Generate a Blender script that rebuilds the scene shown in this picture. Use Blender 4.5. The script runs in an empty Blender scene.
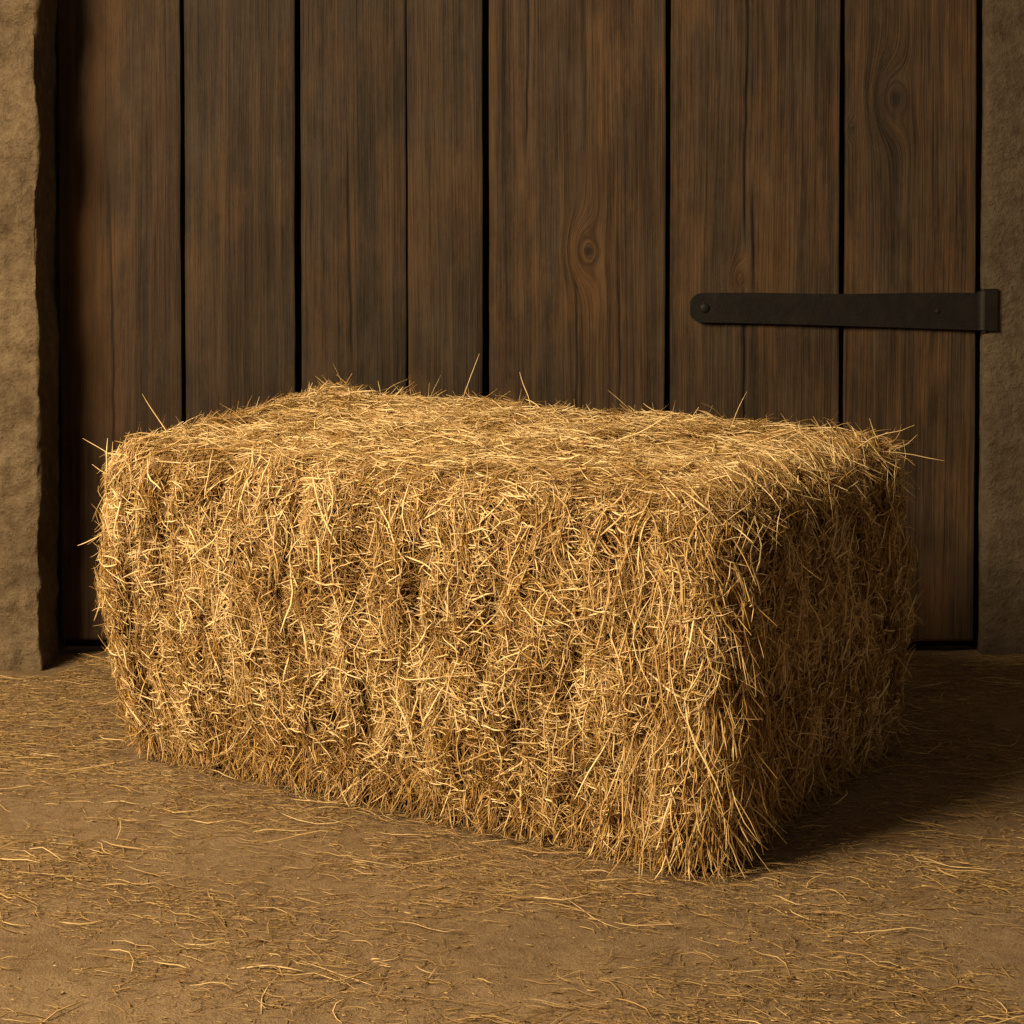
import bpy, bmesh, numpy as np, math, random
from mathutils import Vector
rng = np.random.default_rng(7)
random.seed(7)
scene = bpy.context.scene
try:
    scene.view_settings.view_transform = 'Standard'
except Exception: pass

# ---------------------------------------------------------------- noise
def _h(i, j, k, s):
    n = (i*374761393 + j*668265263 + k*2147483647 + s*974711) & 0xffffffff
    n = ((n ^ (n >> 13)) * 1274126177) & 0xffffffff
    n = (n ^ (n >> 16)) & 0xffff
    return n/65535.0
def vnoise(p, scale=1.0, seed=0):
    p = np.asarray(p, float)*scale + 1000.0
    i = np.floor(p).astype(np.int64); f = p-i; f = f*f*(3-2*f)
    r = 0
    for a in (0, 1):
        for b in (0, 1):
            for c in (0, 1):
                w = (f[..., 0] if a else 1-f[..., 0])*(f[..., 1] if b else 1-f[..., 1])*(f[..., 2] if c else 1-f[..., 2])
                r = r + w*_h(i[..., 0]+a, i[..., 1]+b, i[..., 2]+c, seed)
    return r*2-1
def fbm(p, scale, oct=4, seed=0, g=.5):
    r = 0; a = 1
    for o in range(oct):
        r = r + a*vnoise(p, scale*2**o, seed+o*17); a *= g
    return r
def nrm(v): return v/np.maximum(np.linalg.norm(v, axis=-1, keepdims=True), 1e-9)

# ---------------------------------------------------------------- node helpers
def new_mat(name):
    m = bpy.data.materials.new(name); m.use_nodes = True
    nt = m.node_tree; b = nt.nodes['Principled BSDF']
    return m, nt, b
def N(nt, t, **kw):
    n = nt.nodes.new(t)
    for k, v in kw.items():
        if k in n.inputs: n.inputs[k].default_value = v
        else: setattr(n, k, v)
    return n
def ramp(nt, fac, stops):
    r = nt.nodes.new('ShaderNodeValToRGB'); e = r.color_ramp.elements
    while len(e) < len(stops): e.new(0.5)
    for i, (p, c) in enumerate(stops):
        e[i].position = p; e[i].color = (*c, 1)
    nt.links.new(fac, r.inputs[0]); return r.outputs[0]
def mixc(nt, fac, a, b, mode='MIX'):
    m = nt.nodes.new('ShaderNodeMix'); m.data_type = 'RGBA'; m.blend_type = mode
    for s, v in ((0, fac), (6, a), (7, b)):
        if isinstance(v, bpy.types.NodeSocket): nt.links.new(v, m.inputs[s])
        else: m.inputs[s].default_value = v if s == 0 else (*v, 1)
    return m.outputs[2]
def noise(nt, vec, scale, detail=4, rough=.55, dist=0):
    n = nt.nodes.new('ShaderNodeTexNoise'); n.inputs['Scale'].default_value = scale
    n.inputs['Detail'].default_value = detail; n.inputs['Roughness'].default_value = rough
    n.inputs['Distortion'].default_value = dist
    nt.links.new(vec, n.inputs['Vector']); return n.outputs[0]
def mapping(nt, vec, sc):
    m = nt.nodes.new('ShaderNodeMapping'); m.inputs['Scale'].default_value = sc
    nt.links.new(vec, m.inputs['Vector']); return m.outputs[0]
def bump(nt, b, h, strength, dist, prev=None):
    n = nt.nodes.new('ShaderNodeBump'); n.inputs['Strength'].default_value = strength
    n.inputs['Distance'].default_value = dist
    nt.links.new(h, n.inputs['Height'])
    if prev is not None: nt.links.new(prev, n.inputs['Normal'])
    nt.links.new(n.outputs[0], b.inputs['Normal']); return n.outputs[0]

# ---------------------------------------------------------------- materials
def straw_mat(name, stops):
    m, nt, b = new_mat(name)
    a = N(nt, 'ShaderNodeAttribute'); a.attribute_name = 'tone'
    tc = N(nt, 'ShaderNodeTexCoord')
    n = noise(nt, tc.outputs['Object'], 90, 2)
    ad = N(nt, 'ShaderNodeMath', operation='MULTIPLY_ADD'); nt.links.new(n, ad.inputs[0]); ad.inputs[1].default_value = .25
    sb = N(nt, 'ShaderNodeMath', operation='ADD'); nt.links.new(a.outputs['Fac'], sb.inputs[0]); sb.inputs[1].default_value = -.125
    nt.links.new(sb.outputs[0], ad.inputs[2])
    c = ramp(nt, ad.outputs[0], stops)
    nt.links.new(c, b.inputs['Base Color'])
    b.inputs['Roughness'].default_value = .42
    b.inputs['Specular IOR Level'].default_value = .45
    return m
hay_mat = straw_mat('hay_straw', [(0, (.08, .034, .008)), (.3, (.24, .125, .031)), (.62, (.48, .285, .086)), (1, (.92, .71, .38))])
floor_straw_mat = straw_mat('floor_straw', [(0, (.14, .08, .030)), (.35, (.27, .165, .062)), (.7, (.44, .29, .115)), (1, (.74, .54, .27))])

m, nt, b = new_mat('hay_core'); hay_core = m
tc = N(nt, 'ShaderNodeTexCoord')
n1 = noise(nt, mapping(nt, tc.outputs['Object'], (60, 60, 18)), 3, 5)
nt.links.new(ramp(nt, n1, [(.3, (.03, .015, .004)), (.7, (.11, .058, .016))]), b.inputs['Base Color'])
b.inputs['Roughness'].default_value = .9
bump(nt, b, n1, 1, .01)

def stone_mat(name, dark, light, sc=1.0):
    m, nt, b = new_mat(name)
    tc = N(nt, 'ShaderNodeTexCoord'); o = tc.outputs['Object']
    a = noise(nt, o, 6*sc, 6, .6); c = noise(nt, o, 45*sc, 8, .7); d = noise(nt, o, 260*sc, 3, .6)
    c1 = ramp(nt, a, [(.3, dark), (.7, light)])
    c2 = ramp(nt, c, [(.3, (.50, .45, .40)), (.6, (1, 1, 1))])
    nt.links.new(mixc(nt, .85, c1, c2, 'MULTIPLY'), b.inputs['Base Color'])
    b.inputs['Roughness'].default_value = .92; b.inputs['Specular IOR Level'].default_value = .2
    p = bump(nt, b, c, 1, .016); bump(nt, b, d, .6, .004, p)
    return m
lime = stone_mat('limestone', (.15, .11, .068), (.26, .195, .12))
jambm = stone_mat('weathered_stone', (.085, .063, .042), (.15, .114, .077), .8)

m, nt, b = new_mat('packed_dirt'); dirt = m
tc = N(nt, 'ShaderNodeTexCoord'); o = tc.outputs['Object']
a = noise(nt, o, 2.2, 5, .6); c = noise(nt, o, 38, 6, .7); d = noise(nt, o, 420, 3, .7)
c1 = ramp(nt, a, [(.3, (.225, .155, .088)), (.7, (.33, .235, .138))])
c2 = ramp(nt, c, [(.3, (.6, .55, .5)), (.6, (1, 1, 1))])
c3 = ramp(nt, d, [(.3, (.5, .46, .42)), (.6, (1, 1, 1))])
x = mixc(nt, .7, c1, c2, 'MULTIPLY'); x = mixc(nt, .8, x, c3, 'MULTIPLY')
nt.links.new(x, b.inputs['Base Color']); b.inputs['Roughness'].default_value = .95
b.inputs['Specular IOR Level'].default_value = .15
p = bump(nt, b, c, .6, .008); bump(nt, b, d, .8, .003, p)

m, nt, b = new_mat('old_oak'); oak = m
g = N(nt, 'ShaderNodeAttribute'); g.attribute_name = 'grain'
v = g.outputs['Vector']
sep = N(nt, 'ShaderNodeSeparateXYZ'); nt.links.new(v, sep.inputs[0])
kfac = sep.outputs['Y']
big = noise(nt, mapping(nt, v, (9, 0, .6)), 1, 5, .65, .3)
mid = noise(nt, mapping(nt, v, (48, 0, .9)), 1, 6, .62, .2)
fine = noise(nt, mapping(nt, v, (260, 0, 5)), 1, 5, .7)
blot = noise(nt, mapping(nt, v, (9, 0, 5)), 1, 7, .75)
c1 = ramp(nt, mid, [(.30, (.016, .0100, .0055)), (.48, (.040, .0245, .0135)), (.72, (.078, .050, .028))])
c2 = ramp(nt, fine, [(.36, (.25, .24, .23)), (.56, (1, 1, 1))])
c3 = ramp(nt, big, [(.3, (.40, .39, .38)), (.7, (1.3, 1.18, 1.02))])
x = mixc(nt, .75, c1, c2, 'MULTIPLY'); x = mixc(nt, .9, x, c3, 'MULTIPLY')
x = mixc(nt, ramp(nt, blot, [(.46, (0, 0, 0)), (.78, (.6, .6, .6))]), x, (.066, .051, .036))
blot2 = noise(nt, mapping(nt, v, (7, 0, 2.2)), 1, 6, .7)
x = mixc(nt, ramp(nt, blot2, [(.50, (0, 0, 0)), (.72, (.75, .75, .75))]), x, (.105, .055, .022))
oi = N(nt, 'ShaderNodeObjectInfo')
x = mixc(nt, 1.0, x, oi.outputs['Color'], 'MULTIPLY')
x = mixc(nt, kfac, x, (.005, .0035, .003))
nt.links.new(x, b.inputs['Base Color']); b.inputs['Roughness'].default_value = .70
b.inputs['Specular IOR Level'].default_value = .25
p = bump(nt, b, mid, .6, .008); bump(nt, b, fine, .7, .003, p)

m, nt, b = new_mat('dark_gap_board'); gapm = m
b.inputs['Base Color'].default_value = (.004, .003, .002, 1); b.inputs['Roughness'].default_value = 1

m, nt, b = new_mat('wrought_iron'); iron = m
tc = N(nt, 'ShaderNodeTexCoord'); o = tc.outputs['Object']
a = noise(nt, o, 30, 6, .7); c = noise(nt, o, 160, 3, .6)
nt.links.new(ramp(nt, a, [(.35, (.004, .0035, .0035)), (.7, (.013, .010, .008))]), b.inputs['Base Color'])
b.inputs['Metallic'].default_value = .2; b.inputs['Roughness'].default_value = .6
b.inputs['Specular IOR Level'].default_value = .3
p = bump(nt, b, a, .5, .003); bump(nt, b, c, .3, .001, p)

# ---------------------------------------------------------------- mesh helpers
def mesh_obj(name, verts, quads, mat, smooth=True, parent=None):
    me = bpy.data.meshes.new(name)
    nv, nf = len(verts), len(quads)
    me.vertices.add(nv); me.vertices.foreach_set('co', np.ascontiguousarray(verts, np.float32).ravel())
    me.loops.add(nf*4); me.loops.foreach_set('vertex_index', np.ascontiguousarray(quads, np.int32).ravel())
    me.polygons.add(nf); me.polygons.foreach_set('loop_start', np.arange(0, nf*4, 4, dtype=np.int32))
    try: me.polygons.foreach_set('loop_total', np.full(nf, 4, np.int32))
    except Exception: pass
    me.polygons.foreach_set('use_smooth', np.full(nf, smooth, bool))
    me.update(calc_edges=True)
    me.materials.append(mat)
    ob = bpy.data.objects.new(name, me); scene.collection.objects.link(ob)
    if parent: ob.parent = parent
    return ob
def box_grid(lo, hi, step):
    lo = np.array(lo, float); hi = np.array(hi, float); V = []; F = []; off = 0
    for ax in range(3):
        a1, a2 = [(1, 2), (2, 0), (0, 1)][ax]
        n1 = max(1, int(round((hi[a1]-lo[a1])/step[a1]))); n2 = max(1, int(round((hi[a2]-lo[a2])/step[a2])))
        for s in (0, 1):
            A, B = np.meshgrid(np.linspace(lo[a1], hi[a1], n1+1), np.linspace(lo[a2], hi[a2], n2+1), indexing='ij')
            P = np.zeros(A.shape+(3,)); P[..., a1] = A; P[..., a2] = B; P[..., ax] = hi[ax] if s else lo[ax]
            idx = np.arange(A.size).reshape(A.shape)+off
            q = np.stack([idx[:-1, :-1], idx[1:, :-1], idx[1:, 1:], idx[:-1, 1:]], -1).reshape(-1, 4)
            if not s: q = q[:, ::-1]
            V.append(P.reshape(-1, 3)); F.append(q); off += A.size
    return np.concatenate(V), np.concatenate(F)
def weld(ob, d=1e-4):
    bm = bmesh.new(); bm.from_mesh(ob.data); bmesh.ops.remove_doubles(bm, verts=bm.verts, dist=d)
    bm.to_mesh(ob.data); bm.free()
def rounded(V, lo, hi, r):
    lo = np.array(lo)+r; hi = np.array(hi)-r
    c = np.clip(V, lo, hi); n = nrm(V-c); return c+n*r, n

def strands(name, P, D, Nn, L, W, tone, mat, K=6, bn=None, bs=None, wig=.04, warp=None, parent=None, flat=.55, zmin=None):
    n = len(P); D = nrm(D); S = nrm(np.cross(D, Nn)+1e-6)
    t = np.linspace(-.5, .5, K)
    q = (4*t*t-.33)
    ph = rng.uniform(0, 6.28, (n, 2)); fr = rng.uniform(4, 9, (n, 2))
    w1 = np.sin(t[None]*fr[:, :1]+ph[:, :1])*wig; w2 = np.sin(t[None]*fr[:, 1:]+ph[:, 1:])*wig
    pts = (P[:, None] + D[:, None]*(L[:, None]*t)[..., None]
           + Nn[:, None]*(L[:, None]*(bn[:, None]*q+w1*.6))[..., None]
           + S[:, None]*(L[:, None]*(bs[:, None]*q+w2))[..., None])
    if warp is not None: pts = warp(pts)
    if zmin is not None: pts[..., 2] = np.maximum(pts[..., 2], zmin)
    T = nrm(np.gradient(pts, axis=1))
    R = nrm(rng.normal(size=(n, 3)))[:, None]
    e1 = nrm(np.cross(T, R)); e2 = np.cross(T, e1)
    prof = np.interp(np.abs(t), [0, .3, .5], [1, .92, .35])
    V = np.empty((n, K, 3, 3))
    for j in range(3):
        a = j*2*math.pi/3
        V[:, :, j] = pts + (e1*math.cos(a)+e2*math.sin(a)*flat)*(W[:, None]*.5*prof)[..., None]
    base = (np.arange(n)*K*3)[:, None, None]
    kk = (np.arange(K-1)*3)[None, :, None]; jj = np.arange(3)[None, None]; j2 = (jj+1) % 3
    a = base+kk+jj; b_ = base+kk+j2
    Q = np.stack([a, b_, b_+3, a+3], -1).reshape(-1, 4)
    ob = mesh_obj(name, V.reshape(-1, 3), Q, mat, True, parent)
    at = ob.data.attributes.new('tone', 'FLOAT', 'POINT')
    at.data.foreach_set('value', np.repeat(np.clip(tone, 0, 1), K*3).astype(np.float32))
    return ob

# ---------------------------------------------------------------- floor
def floor_h(x, y):
    p = np.stack([x, y, np.zeros_like(x)], -1)
    return .004*fbm(p, 3, 3, 3)+.0018*fbm(p, 22, 3, 9)-.003
xs = np.linspace(-3, 3, 500); ys = np.linspace(-1.2, 3.9, 430)
X, Y = np.meshgrid(xs, ys, indexing='ij'); Z = floor_h(X, Y)
idx = np.arange(X.size).reshape(X.shape)
q = np.stack([idx[:-1, :-1], idx[1:, :-1], idx[1:, 1:], idx[:-1, 1:]], -1).reshape(-1, 4)
mesh_obj('floor', np.stack([X, Y, Z], -1).reshape(-1, 3), q, dirt)

# ---------------------------------------------------------------- stone sides + lintel
def stone_block(name, lo, hi, step, amp, r, mat, seed):
    V, F = box_grid(lo, hi, (step,)*3)
    P, n = rounded(V, lo, hi, r)
    big = fbm(P, 3.0, 2, seed); ch = fbm(P*np.array([1, 1, .7]), 12, 5, seed+3, .55)
    d = amp*(.35*big+.6*np.abs(ch)-.5)
    P = P+n*d[:, None]
    ob = mesh_obj(name, P, F, mat); weld(ob); return ob
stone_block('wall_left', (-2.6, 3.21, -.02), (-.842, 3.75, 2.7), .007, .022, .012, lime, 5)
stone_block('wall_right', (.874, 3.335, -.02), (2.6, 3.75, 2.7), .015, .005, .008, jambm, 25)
stone_block('wall_back', (-.84, 3.30, 2.12), (.90, 3.75, 2.7), .03, .014, .015, lime, 45)

# ---------------------------------------------------------------- barn door
door = bpy.data.objects.new('door_1', None); scene.collection.objects.link(door)
seams = [(-.845, 0), (-.613, .006), (-.3985, .010), (-.1955, .0008), (-.0484, .010), (.2905, .008), (.6145, .009), (.868, .008)]
knots = [(.142, .752, .019, 1.0), (.713, 1.035, .022, .9), (.425, .70, .012, .35), (-.26, 1.5, .02, .8), (.632, .98, .007, 1), (-.50, 1.35, .015, .8)]
tints = [(1.0, .92, .82), (.88, .86, .82), (.82, .82, .80), (.92, .92, .92), (1.22, 1.14, 1.02), (1.10, 1.06, 1.0), (1.20, 1.12, 1.0)]
DY = 3.351
for i in range(7):
    x0 = seams[i][0]+seams[i][1]/2; x1 = seams[i+1][0]-seams[i+1][1]/2
    yo = rng.uniform(-.003, .003)
    lo = (x0, DY+yo, .018+rng.uniform(0, .006)); hi = (x1, DY+yo+.03, 2.12)
    V, F = box_grid(lo, hi, (.0022, .02, .007))
    P, n = rounded(V, lo, hi, .0028)
    xm = (x0+x1)/2; e = (P[:, 0]-xm)/(x1-x0)*2
    zz = np.stack([P[:, 2]*0+i*9, P[:, 2]*0, P[:, 2]], -1)
    P[:, 0] += np.sign(e)*np.abs(e)**6*(.0010*fbm(zz+np.sign(e)[:, None]*3, 5, 4, 11))
    P[:, 1] += .0025*e*e + .0012*fbm(P*np.array([1, 1, .15]), 45, 3, i)
    u = P[:, 0].copy(); kn = np.zeros(len(P))
    for (kx, kz, kr, ks) in knots:
        if not (x0-.01 < kx < x1+.01): continue
        dx = P[:, 0]-kx; dz = (P[:, 2]-kz)
        r = np.sqrt(dx**2+(dz*.62)**2)
        w = np.exp(-(r/(kr*1.5))**2)
        u = (1-w)*u+w*(kx+r*1.6)
        wt = np.exp(-((dx/(kr*2.0))**2+(dz/(kr*6))**2))
        u += np.sign(dx)*(-1)*wt*kr*.4*np.tanh(np.abs(dx)/kr)
        r2 = np.sqrt(dx**2+(dz*.8)**2)+.003*vnoise(P, 60, 4)
        kn = np.maximum(kn, ks*np.clip(1.15-(r2/(kr*.5))**2, 0, 1)*.8)
        ring = np.exp(-((r2-kr*1.0)/(kr*.16))**2)*.5*ks; kn = np.maximum(kn, ring)
    for (cx, z0, z1, wd) in [(.432, 0, .72, .0020), (.437, .74, 2.1, .0018), (-.745, .2, .9, .001), (.03, .9, 1.5, .0008), (-.30, .5, 1.0, .0008), (.20, .2, .72, .0008), (.452, .66, .90, .0018), (.12, .3, .70, .0006)]:
        if not (x0 < cx < x1): continue
        c = cx+.005*vnoise(zz*np.array([0, 0, 1]), 6, 77)+.0015*vnoise(zz*np.array([0, 0, 1]), 25, 78)
        s = np.clip((P[:, 2]-z0)/.08, 0, 1)*np.clip((z1-P[:, 2])/.08, 0, 1)
        g_ = np.exp(-((P[:, 0]-c)/(wd+.0010))**2)*s
        kn = np.maximum(kn, .85*g_); P[:, 1] += .003*g_
    u += .007*vnoise(zz, 1.6, 5)+.0018*vnoise(np.stack([P[:, 0]*10, P[:, 0]*0, P[:, 2]*2.5], -1), 1, 8)
    kn = np.maximum(kn, np.clip(vnoise(np.stack([u*150, u*0+i, P[:, 2]*2.0+i*5], -1), 1, 15)-.62, 0, 1)*1.6)
    kn = np.maximum(kn, .45*np.clip((np.abs(e)-1)*(x1-x0)/2/.010+1, 0, 1)**2)
    ob = mesh_obj(f'plank_{i+1}', P, F, oak, True, door)
    ob.color = (*tints[i], 1)
    at = ob.data.attributes.new('grain', 'FLOAT_VECTOR', 'POINT')
    G = np.stack([u, np.clip(kn, 0, 1), P[:, 2]+i*37.7], -1)
    at.data.foreach_set('vector', np.ascontiguousarray(G, np.float32).ravel())
    weld(ob, 5e-5)
V, F = box_grid((-.845, DY+.036, .005), (.872, DY+.06, 2.12), (1, 1, 1))
mesh_obj('backing_board', V, F, gapm, False, door)

# ---------------------------------------------------------------- strap hinge
def hinge():
    bm = bmesh.new()
    y1 = DY-.003; y0 = y1-.010; zc = .646
    top = []; bot = []
    n = 60
    xl, xr = .331, .868
    for i in range(n+1):
        t = (i/n)**1.8; x = xl+(xr-xl)*t
        ht = .0275+.0012*math.sin(t*9); hb = .0265+.0150*t**1.3
        rr = .024
        if x-xl < rr:
            f = math.sqrt(max(0, 1-((rr-(x-xl))/rr)**2)); f = .3+.7*f; ht *= f; hb *= f
        top.append((x, zc+ht)); bot.append((x, zc-hb))
    outline = bot+top[::-1]
    vf = [bm.verts.new((x, y0, z)) for x, z in outline]
    f = bm.faces.new(vf)
    ext = bmesh.ops.extrude_face_region(bm, geom=[f])
    bmesh.ops.translate(bm, vec=(0, y1-y0, 0), verts=[v for v in ext['geom'] if isinstance(v, bmesh.types.BMVert)])
    def cyl(cx, cy, z0, z1, r, seg=28):
        m = bmesh.ops.create_cone(bm, cap_ends=True, segments=seg, radius1=r, radius2=r, depth=z1-z0)
        bmesh.ops.translate(bm, vec=(cx, cy, (z0+z1)/2), verts=m['verts'])
    cyl(.878, y0+.004, zc-.041, zc+.031, .0145)
    cyl(.878, y0+.004, zc-.046, zc+.036, .008)
    c = bmesh.ops.create_cube(bm, size=1)
    bmesh.ops.scale(bm, vec=(.024, .02, .078), verts=c['verts'])
    bmesh.ops.translate(bm, vec=(.886, y0-.001, zc-.003), verts=c['verts'])
    for (rx, rz, r) in [(.358, zc, .009), (.79, zc-.006, .005)]:
        s = bmesh.ops.create_uvsphere(bm, u_segments=16, v_segments=8, radius=r)
        bmesh.ops.scale(bm, vec=(1, .4, 1), verts=s['verts'])
        bmesh.ops.translate(bm, vec=(rx, y0, rz), verts=s['verts'])
    bmesh.ops.recalc_face_normals(bm, faces=bm.faces)
    me = bpy.data.meshes.new('iron_strap_hinge'); bm.to_mesh(me); bm.free()
    me.materials.append(iron)
    ob = bpy.data.objects.new('iron_strap_hinge', me); scene.collection.objects.link(ob)
    bv = ob.modifiers.new('bevel', 'BEVEL'); bv.width = .0018; bv.segments = 2; bv.limit_method = 'ANGLE'
hinge()

# ---------------------------------------------------------------- hay bale
BL, BW, BH = .98, .635, .46
cn = np.array([.236, 2.110]); cl = np.array([-.605, 2.65]); cr = np.array([.582, 2.70]); cb = np.array([-.335, 3.17])
hn, hl, hr, hb_ = .438, .455, .468, .509
def warp(p):
    u = (p[..., 0]/BL); v = (p[..., 1]/BW); w = p[..., 2]/BH
    U = u[..., None]; Vv = v[..., None]
    xy = cn*(1-U)*(1-Vv)+cl*U*(1-Vv)+cr*(1-U)*Vv+cb*U*Vv
    h = hn*(1-u)*(1-v)+hl*u*(1-v)+hr*(1-u)*v+hb_*u*v
    uu = np.clip(u, 0, 1)
    ww = np.clip(w, 0, 1)
    k = 1+.026*np.sin(ww*math.pi)-(.02+.07*np.clip(uu-.5, 0, 1)*2)*(1-ww)**3
    c = (cn+cl+cr+cb)/4
    xy = c+(xy-c)*k[..., None]
    return np.concatenate([xy, (w*h)[..., None]], -1)
gr = np.cumsum(rng.uniform(.055, .12, 14)); gr = gr[gr < BL-.03]
fo = rng.uniform(-.006, .008, len(gr)+2)
RC = .058
def surf_disp(P, n):
    g = P[:, 0]+.022*vnoise(P*np.array([0, 1, 1]), 8, 31)+.009*vnoise(P*np.array([0, 1, 1]), 26, 32)
    d = np.abs(g[:, None]-gr[None]).min(1)
    wgt = np.abs(n[:, 1])+.25*np.abs(n[:, 2])
    fi = np.searchsorted(gr, g)
    amp = np.clip(.55+.9*vnoise(P, 9, 37), 0, 1)      # seams come and go
    r = (-.019*amp*np.exp(-(d/.011)**2)+fo[fi])*wgt
    ps = P*np.array([1, 1, .55])
    r = r+(.009*fbm(P, 8, 2, 41)+.012*vnoise(ps, 38, 43))*(1-.45*np.abs(n[:, 2]))
    return r
bale = bpy.data.objects.new('hay_bale', None); scene.collection.objects.link(bale)
lo = np.zeros(3); hi = np.array([BL, BW, BH])
V, F = box_grid(lo, hi, (.010,)*3)
P, n = rounded(V, lo, hi, RC)
P = P+n*(surf_disp(P, n)-.016)[:, None]
P[:, 2] = np.maximum(P[:, 2], .004)
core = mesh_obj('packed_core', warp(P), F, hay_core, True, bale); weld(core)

def sample(face, n):
    a = rng.uniform(0, 1, n); b_ = rng.uniform(0, 1, n); P = np.zeros((n, 3))
    if face == 'front': P[:, 0] = a*BL; P[:, 2] = b_*BH; P[:, 1] = 0; A = (1, 0, 0); B = (0, 0, 1)
    if face == 'back': P[:, 0] = a*BL; P[:, 2] = b_*BH; P[:, 1] = BW; A = (1, 0, 0); B = (0, 0, 1)
    if face == 'right': P[:, 1] = a*BW; P[:, 2] = b_*BH; P[:, 0] = 0; A = (0, 1, 0); B = (0, 0, 1)
    if face == 'left': P[:, 1] = a*BW; P[:, 2] = b_*BH; P[:, 0] = BL; A = (0, 1, 0); B = (0, 0, 1)
    if face == 'top': P[:, 0] = a*BL; P[:, 1] = b_*BW; P[:, 2] = BH; A = (1, 0, 0); B = (0, 1, 0)
    R, nn = rounded(P, lo, hi, RC-.004)
    A = np.array(A, float); B = np.array(B, float)
    A = A[None]-nn*(nn@A)[:, None]; B = B[None]-nn*(nn@B)[:, None]
    return R, nn, nrm(A), nrm(B)
parts = []
def add(face, n, mode, Lr, Wr, depth, tilt, tone, wig=.05, bsd=.12, bundle=1):
    nb = max(1, n//bundle); n = nb*bundle
    P, nn, A, B = sample(face, nb)
    base = 1.6*vnoise(P, 14, 51)
    if mode == 'vert': th = math.pi/2+.20*base+rng.normal(0, .24, nb)
    elif mode == 'horiz': th = .2*base+rng.normal(0, .38, nb)
    else: th = rng.uniform(0, math.pi, nb)+.3*base
    tl = rng.normal(0, tilt, nb); L = rng.uniform(*Lr, nb); dep = rng.uniform(*depth, nb); bsb = rng.normal(0, bsd*.65, nb)
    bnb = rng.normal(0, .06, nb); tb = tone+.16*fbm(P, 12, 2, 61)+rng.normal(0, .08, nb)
    if bundle > 1:
        rp = lambda v: np.repeat(v, bundle, 0)
        P, nn, A, B, th, tl, L, dep, bsb, bnb, tb = map(rp, (P, nn, A, B, th, tl, L, dep, bsb, bnb, tb))
        P = P+A*rng.normal(0, .005, n)[:, None]+B*rng.normal(0, .010, n)[:, None]
        th = th+rng.normal(0, .14, n); tl = tl+rng.normal(0, .06, n); L = L*rng.uniform(.6, 1.1, n)
        dep = dep+rng.normal(0, .002, n); bsb = bsb+rng.normal(0, .03, n)
    d = surf_disp(P, nn)
    D = A*np.cos(th)[:, None]+B*np.sin(th)[:, None]
    D = nrm(D+nn*tl[:, None])
    W = (Wr[0]+(Wr[1]-Wr[0])*rng.uniform(0, 1, n)**1.5)
    P = P+nn*(d+dep)[:, None]
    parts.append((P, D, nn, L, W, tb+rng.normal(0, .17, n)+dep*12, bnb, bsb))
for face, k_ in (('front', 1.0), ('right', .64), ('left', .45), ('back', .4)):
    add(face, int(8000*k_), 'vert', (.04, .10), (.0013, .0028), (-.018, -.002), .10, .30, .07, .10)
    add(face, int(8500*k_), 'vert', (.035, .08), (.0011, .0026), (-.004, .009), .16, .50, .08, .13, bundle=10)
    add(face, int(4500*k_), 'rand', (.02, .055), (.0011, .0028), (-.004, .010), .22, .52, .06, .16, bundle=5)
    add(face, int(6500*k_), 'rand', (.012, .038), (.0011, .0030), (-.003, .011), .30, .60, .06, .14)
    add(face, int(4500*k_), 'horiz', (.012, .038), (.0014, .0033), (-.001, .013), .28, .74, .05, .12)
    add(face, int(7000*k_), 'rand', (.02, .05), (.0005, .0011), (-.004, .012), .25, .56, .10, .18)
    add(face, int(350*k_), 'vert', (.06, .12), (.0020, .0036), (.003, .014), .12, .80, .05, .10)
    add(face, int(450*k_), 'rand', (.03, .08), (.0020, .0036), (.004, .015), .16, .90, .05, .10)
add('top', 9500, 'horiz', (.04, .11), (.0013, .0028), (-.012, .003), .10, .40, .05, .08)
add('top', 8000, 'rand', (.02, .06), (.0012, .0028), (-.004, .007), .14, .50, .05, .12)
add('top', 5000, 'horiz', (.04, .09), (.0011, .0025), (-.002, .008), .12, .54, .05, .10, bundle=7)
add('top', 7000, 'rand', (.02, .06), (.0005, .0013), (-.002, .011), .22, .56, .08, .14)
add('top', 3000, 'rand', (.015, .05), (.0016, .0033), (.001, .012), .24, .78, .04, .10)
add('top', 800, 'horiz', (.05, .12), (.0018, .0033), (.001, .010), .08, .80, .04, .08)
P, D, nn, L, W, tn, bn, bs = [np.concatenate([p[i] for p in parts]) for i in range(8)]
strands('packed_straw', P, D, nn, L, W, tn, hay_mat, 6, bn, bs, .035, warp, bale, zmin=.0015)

# flyaway stalks
parts = []
for face, n in (('front', 420), ('right', 420), ('left', 520), ('top', 1500), ('back', 240)):
    P, nn, A, B = sample(face, n)
    if face == 'top':
        m_ = rng.uniform(size=n) < .55
        Pc = np.stack([rng.uniform(0, BL, n), np.full(n, BW), np.full(n, BH)], -1)
        P2, n2 = rounded(Pc, lo, hi, .045); P = np.where(m_[:, None], P2, P); nn = np.where(m_[:, None], n2, nn)
    th = rng.uniform(0, 2*math.pi, n)
    D = nrm((A*np.cos(th)[:, None]+B*np.sin(th)[:, None])+nn*rng.uniform(.15, .9, n)[:, None]*(0.65 if face == 'top' else 1))
    L = .02+.07*rng.uniform(0, 1, n)**1.4; W = rng.uniform(.0008, .0022, n)
    P = P+D*(L*.36)[:, None]+nn*surf_disp(P, nn)[:, None]
    parts.append((P, D, nn, L, W, .70+rng.normal(0, .15, n), rng.normal(-.04, .07, n), rng.normal(0, .09, n)))
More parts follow.
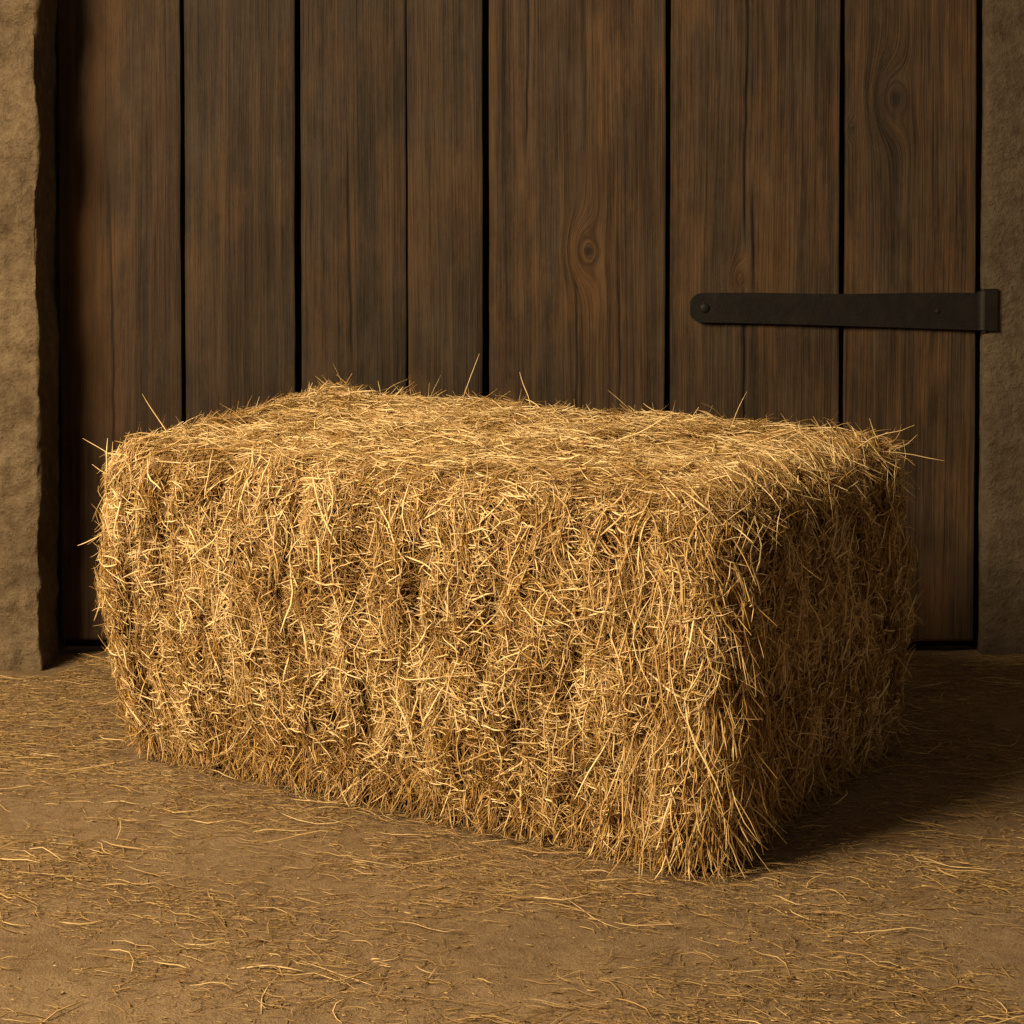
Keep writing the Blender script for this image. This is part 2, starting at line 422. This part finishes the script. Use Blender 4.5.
stray = [((.93, .10, .47), (.55, -.15, .8), .09), ((.97, .03, .44), (.7, -.4, .45), .08), ((.64, .50, .475), (-.25, .1, .9), .10),
         ((.30, .35, .47), (-.75, .0, .40), .11), ((.20, .50, .475), (-.3, .2, .8), .07), ((.02, .56, .45), (-.9, .5, -.15), .13),
         ((.02, .50, .46), (-.7, .5, .35), .11), ((.0, .60, .44), (-.4, .8, .4), .07), ((.97, .10, .25), (.7, -.1, -.5), .10),
         ((.98, .05, .33), (.8, -.2, -.35), .09), ((.90, -.01, .30), (-.2, -.3, .8), .10), ((.40, .0, .12), (.85, -.25, .25), .11),
         ((.48, .0, .22), (.9, -.3, .3), .10), ((.55, .55, .48), (.3, .1, .8), .06), ((.12, .40, .47), (-.6, -.2, .3), .12),
         ((.72, -.015, .30), (.7, -.2, .45), .10), ((.80, -.01, .36), (-.35, -.3, -.8), .13), ((.06, -.02, .30), (-.45, -.35, -.8), .14), ((.03, -.02, .22), (-.5, -.3, -.8), .15)]
SP = np.array([s[0] for s in stray]); SD = nrm(np.array([s[1] for s in stray])); SL = np.array([s[2] for s in stray])
sn = nrm(SP-np.array([BL/2, BW/2, BH/2]))
parts.append((SP+SD*(SL*.30)[:, None], SD, sn, SL, np.full(len(SL), .0025), np.full(len(SL), .88), rng.normal(0, .04, len(SL)), rng.normal(0, .04, len(SL))))
# long stalks hanging and splaying along the near corner
n = 560
P = np.zeros((n, 3)); s = rng.normal(0, .075, n)
P[:, 0] = np.where(s > 0, s, 0); P[:, 1] = np.where(s < 0, -s, 0); P[:, 2] = rng.uniform(.02, .42, n)
zh = P[:, 2].copy()
P, nn = rounded(P, lo, hi, .05); P += nn*(rng.uniform(.004, .014, n)+.024*(1-zh/.42)**2)[:, None]
D = np.stack([rng.normal(0, .24, n), rng.normal(0, .24, n), -np.ones(n)], -1)+nn*(rng.uniform(.0, .22, n)+.25*(1-zh/.42))[:, None]
L = rng.uniform(.04, .15, n); P[:, 2] = np.maximum(P[:, 2], L*.44)
parts.append((P, D, nn, L, rng.uniform(.0015, .0034, n), .66+rng.normal(0, .17, n), rng.normal(.05, .06, n), rng.normal(0, .07, n)))
# ragged fringe at the foot
for face, n in (('front', 1300), ('right', 700), ('left', 400)):
    P, nn, A, B = sample(face, n); P[:, 2] = rng.uniform(.008, .06, n)
    P, nn = rounded(P, lo, hi, .03)
    D = A*rng.normal(0, .5, n)[:, None]-B*rng.uniform(.3, 1, n)[:, None]+nn*rng.uniform(0, .8, n)[:, None]
    L = rng.uniform(.025, .08, n); P = P+nn*rng.uniform(-.005, .016, n)[:, None]; P[:, 2] = np.maximum(P[:, 2], .012)
    parts.append((P, D, nn, L, rng.uniform(.0012, .0028, n), .54+rng.normal(0, .18, n), rng.normal(.06, .08, n), rng.normal(0, .10, n)))
P, D, nn, L, W, tn, bn, bs = [np.concatenate([p[i] for p in parts]) for i in range(8)]
strands('loose_stalks', P, D, nn, L, W, tn, hay_mat, 7, bn, bs, .03, warp, bale, zmin=.0015)

# ---------------------------------------------------------------- scattered straw on floor
quad = np.array([cn, cr, cb, cl])
def dist_to_bale(x, y):
    p = np.stack([x, y], -1); best = np.full(len(x), 9.); inside = np.ones(len(x), bool)
    for i in range(4):
        a, b_ = quad[i], quad[(i+1) % 4]; e = b_-a
        t = np.clip(((p-a)@e)/(e@e), 0, 1); best = np.minimum(best, np.linalg.norm(p-a-t[:, None]*e, axis=1))
        inside &= (e[0]*(p[:, 1]-a[1])-e[1]*(p[:, 0]-a[0])) > 0
    return np.where(inside, -best, best)
def scatter(n, Lr, Wr, tone, zr, thr, bsd=.13):
    out = []; tot = 0
    while tot < n:
        m_ = n*3
        x = rng.uniform(-1.5, 1.5, m_); y = rng.uniform(.9, 3.33, m_)
        d = dist_to_bale(x, y)
        p3 = np.stack([x, y*1.3, 0*x], -1)
        dens = .42+.85*fbm(p3, 3.2, 3, 91)+.5*np.exp(-np.maximum(d, 0)/.12)+.28*(y-2.1)
        dens = np.clip(dens, thr, 1)
        ok = (rng.uniform(0, 1, m_) < dens) & (d > .0) & ~((x < -.80) & (y > 3.16))
        out.append(np.stack([x[ok], y[ok], d[ok]], -1)); tot += ok.sum()
    o_ = np.concatenate(out)[:n]; x, y, d = o_.T
    L = rng.uniform(0, 1, n)**1.6*(Lr[1]-Lr[0])+Lr[0]
    th = rng.uniform(0, math.pi, n)
    th = np.where(rng.uniform(size=n) < .5, rng.normal(-.25, .45, n), th)
    D = np.stack([np.cos(th), np.sin(th), rng.normal(0, .05, n)], -1)
    y = np.minimum(y, 3.33-L*.5*np.abs(np.sin(th)))
    heap = .012*np.exp(-np.maximum(d, 0)/.06)
    P = np.stack([x, y, floor_h(x, y)+rng.uniform(*zr, n)+heap*rng.uniform(0, 1, n)], -1)
    up = np.tile([0., 0, 1], (n, 1))
    return P, D, up, L, rng.uniform(*Wr, n), tone+rng.normal(0, .16, n), rng.normal(.0, .03, n), rng.normal(0, bsd, n)
parts = [scatter(19000, (.015, .065), (.0007, .0018), .50, (.001, .005), .03),
         scatter(20000, (.01, .045), (.0005, .0011), .50, (.0008, .004), .07),
         scatter(40000, (.003, .013), (.0008, .0021), .50, (.0005, .003), .18),
         scatter(850, (.04, .11), (.0013, .0026), .76, (.002, .007), .08, .10)]
P, D, nn, L, W, tn, bn, bs = [np.concatenate([p[i] for p in parts]) for i in range(8)]
strands('scattered_straw', P, D, nn, L, W, tn, floor_straw_mat, 5, bn, bs, .04)

# ---------------------------------------------------------------- light
def area(name, loc, target, size, energy, col):
    l = bpy.data.lights.new(name, 'AREA'); l.shape = 'SQUARE'; l.size = size; l.energy = energy; l.color = col
    o = bpy.data.objects.new(name, l); scene.collection.objects.link(o); o.location = loc
    o.rotation_euler = (Vector(target)-Vector(loc)).to_track_quat('-Z', 'Y').to_euler()
area('key_light', (-2.3, .55, 2.15), (0, 2.7, .2), 1.3, 258, (1, .77, .475))
w = bpy.data.worlds.new('world'); scene.world = w; w.use_nodes = True
bg = w.node_tree.nodes['Background']; bg.inputs[0].default_value = (1, .76, .48, 1); bg.inputs[1].default_value = .13

# ---------------------------------------------------------------- camera
cam = bpy.data.cameras.new('camera'); co = bpy.data.objects.new('camera', cam); scene.collection.objects.link(co)
cam.sensor_width = 36; cam.lens = 1800/1024*36; cam.shift_y = -.1952
co.location = (0, 0, .726); co.rotation_euler = (math.radians(90-1.5), 0, 0)
cam.clip_start = .05
scene.camera = co
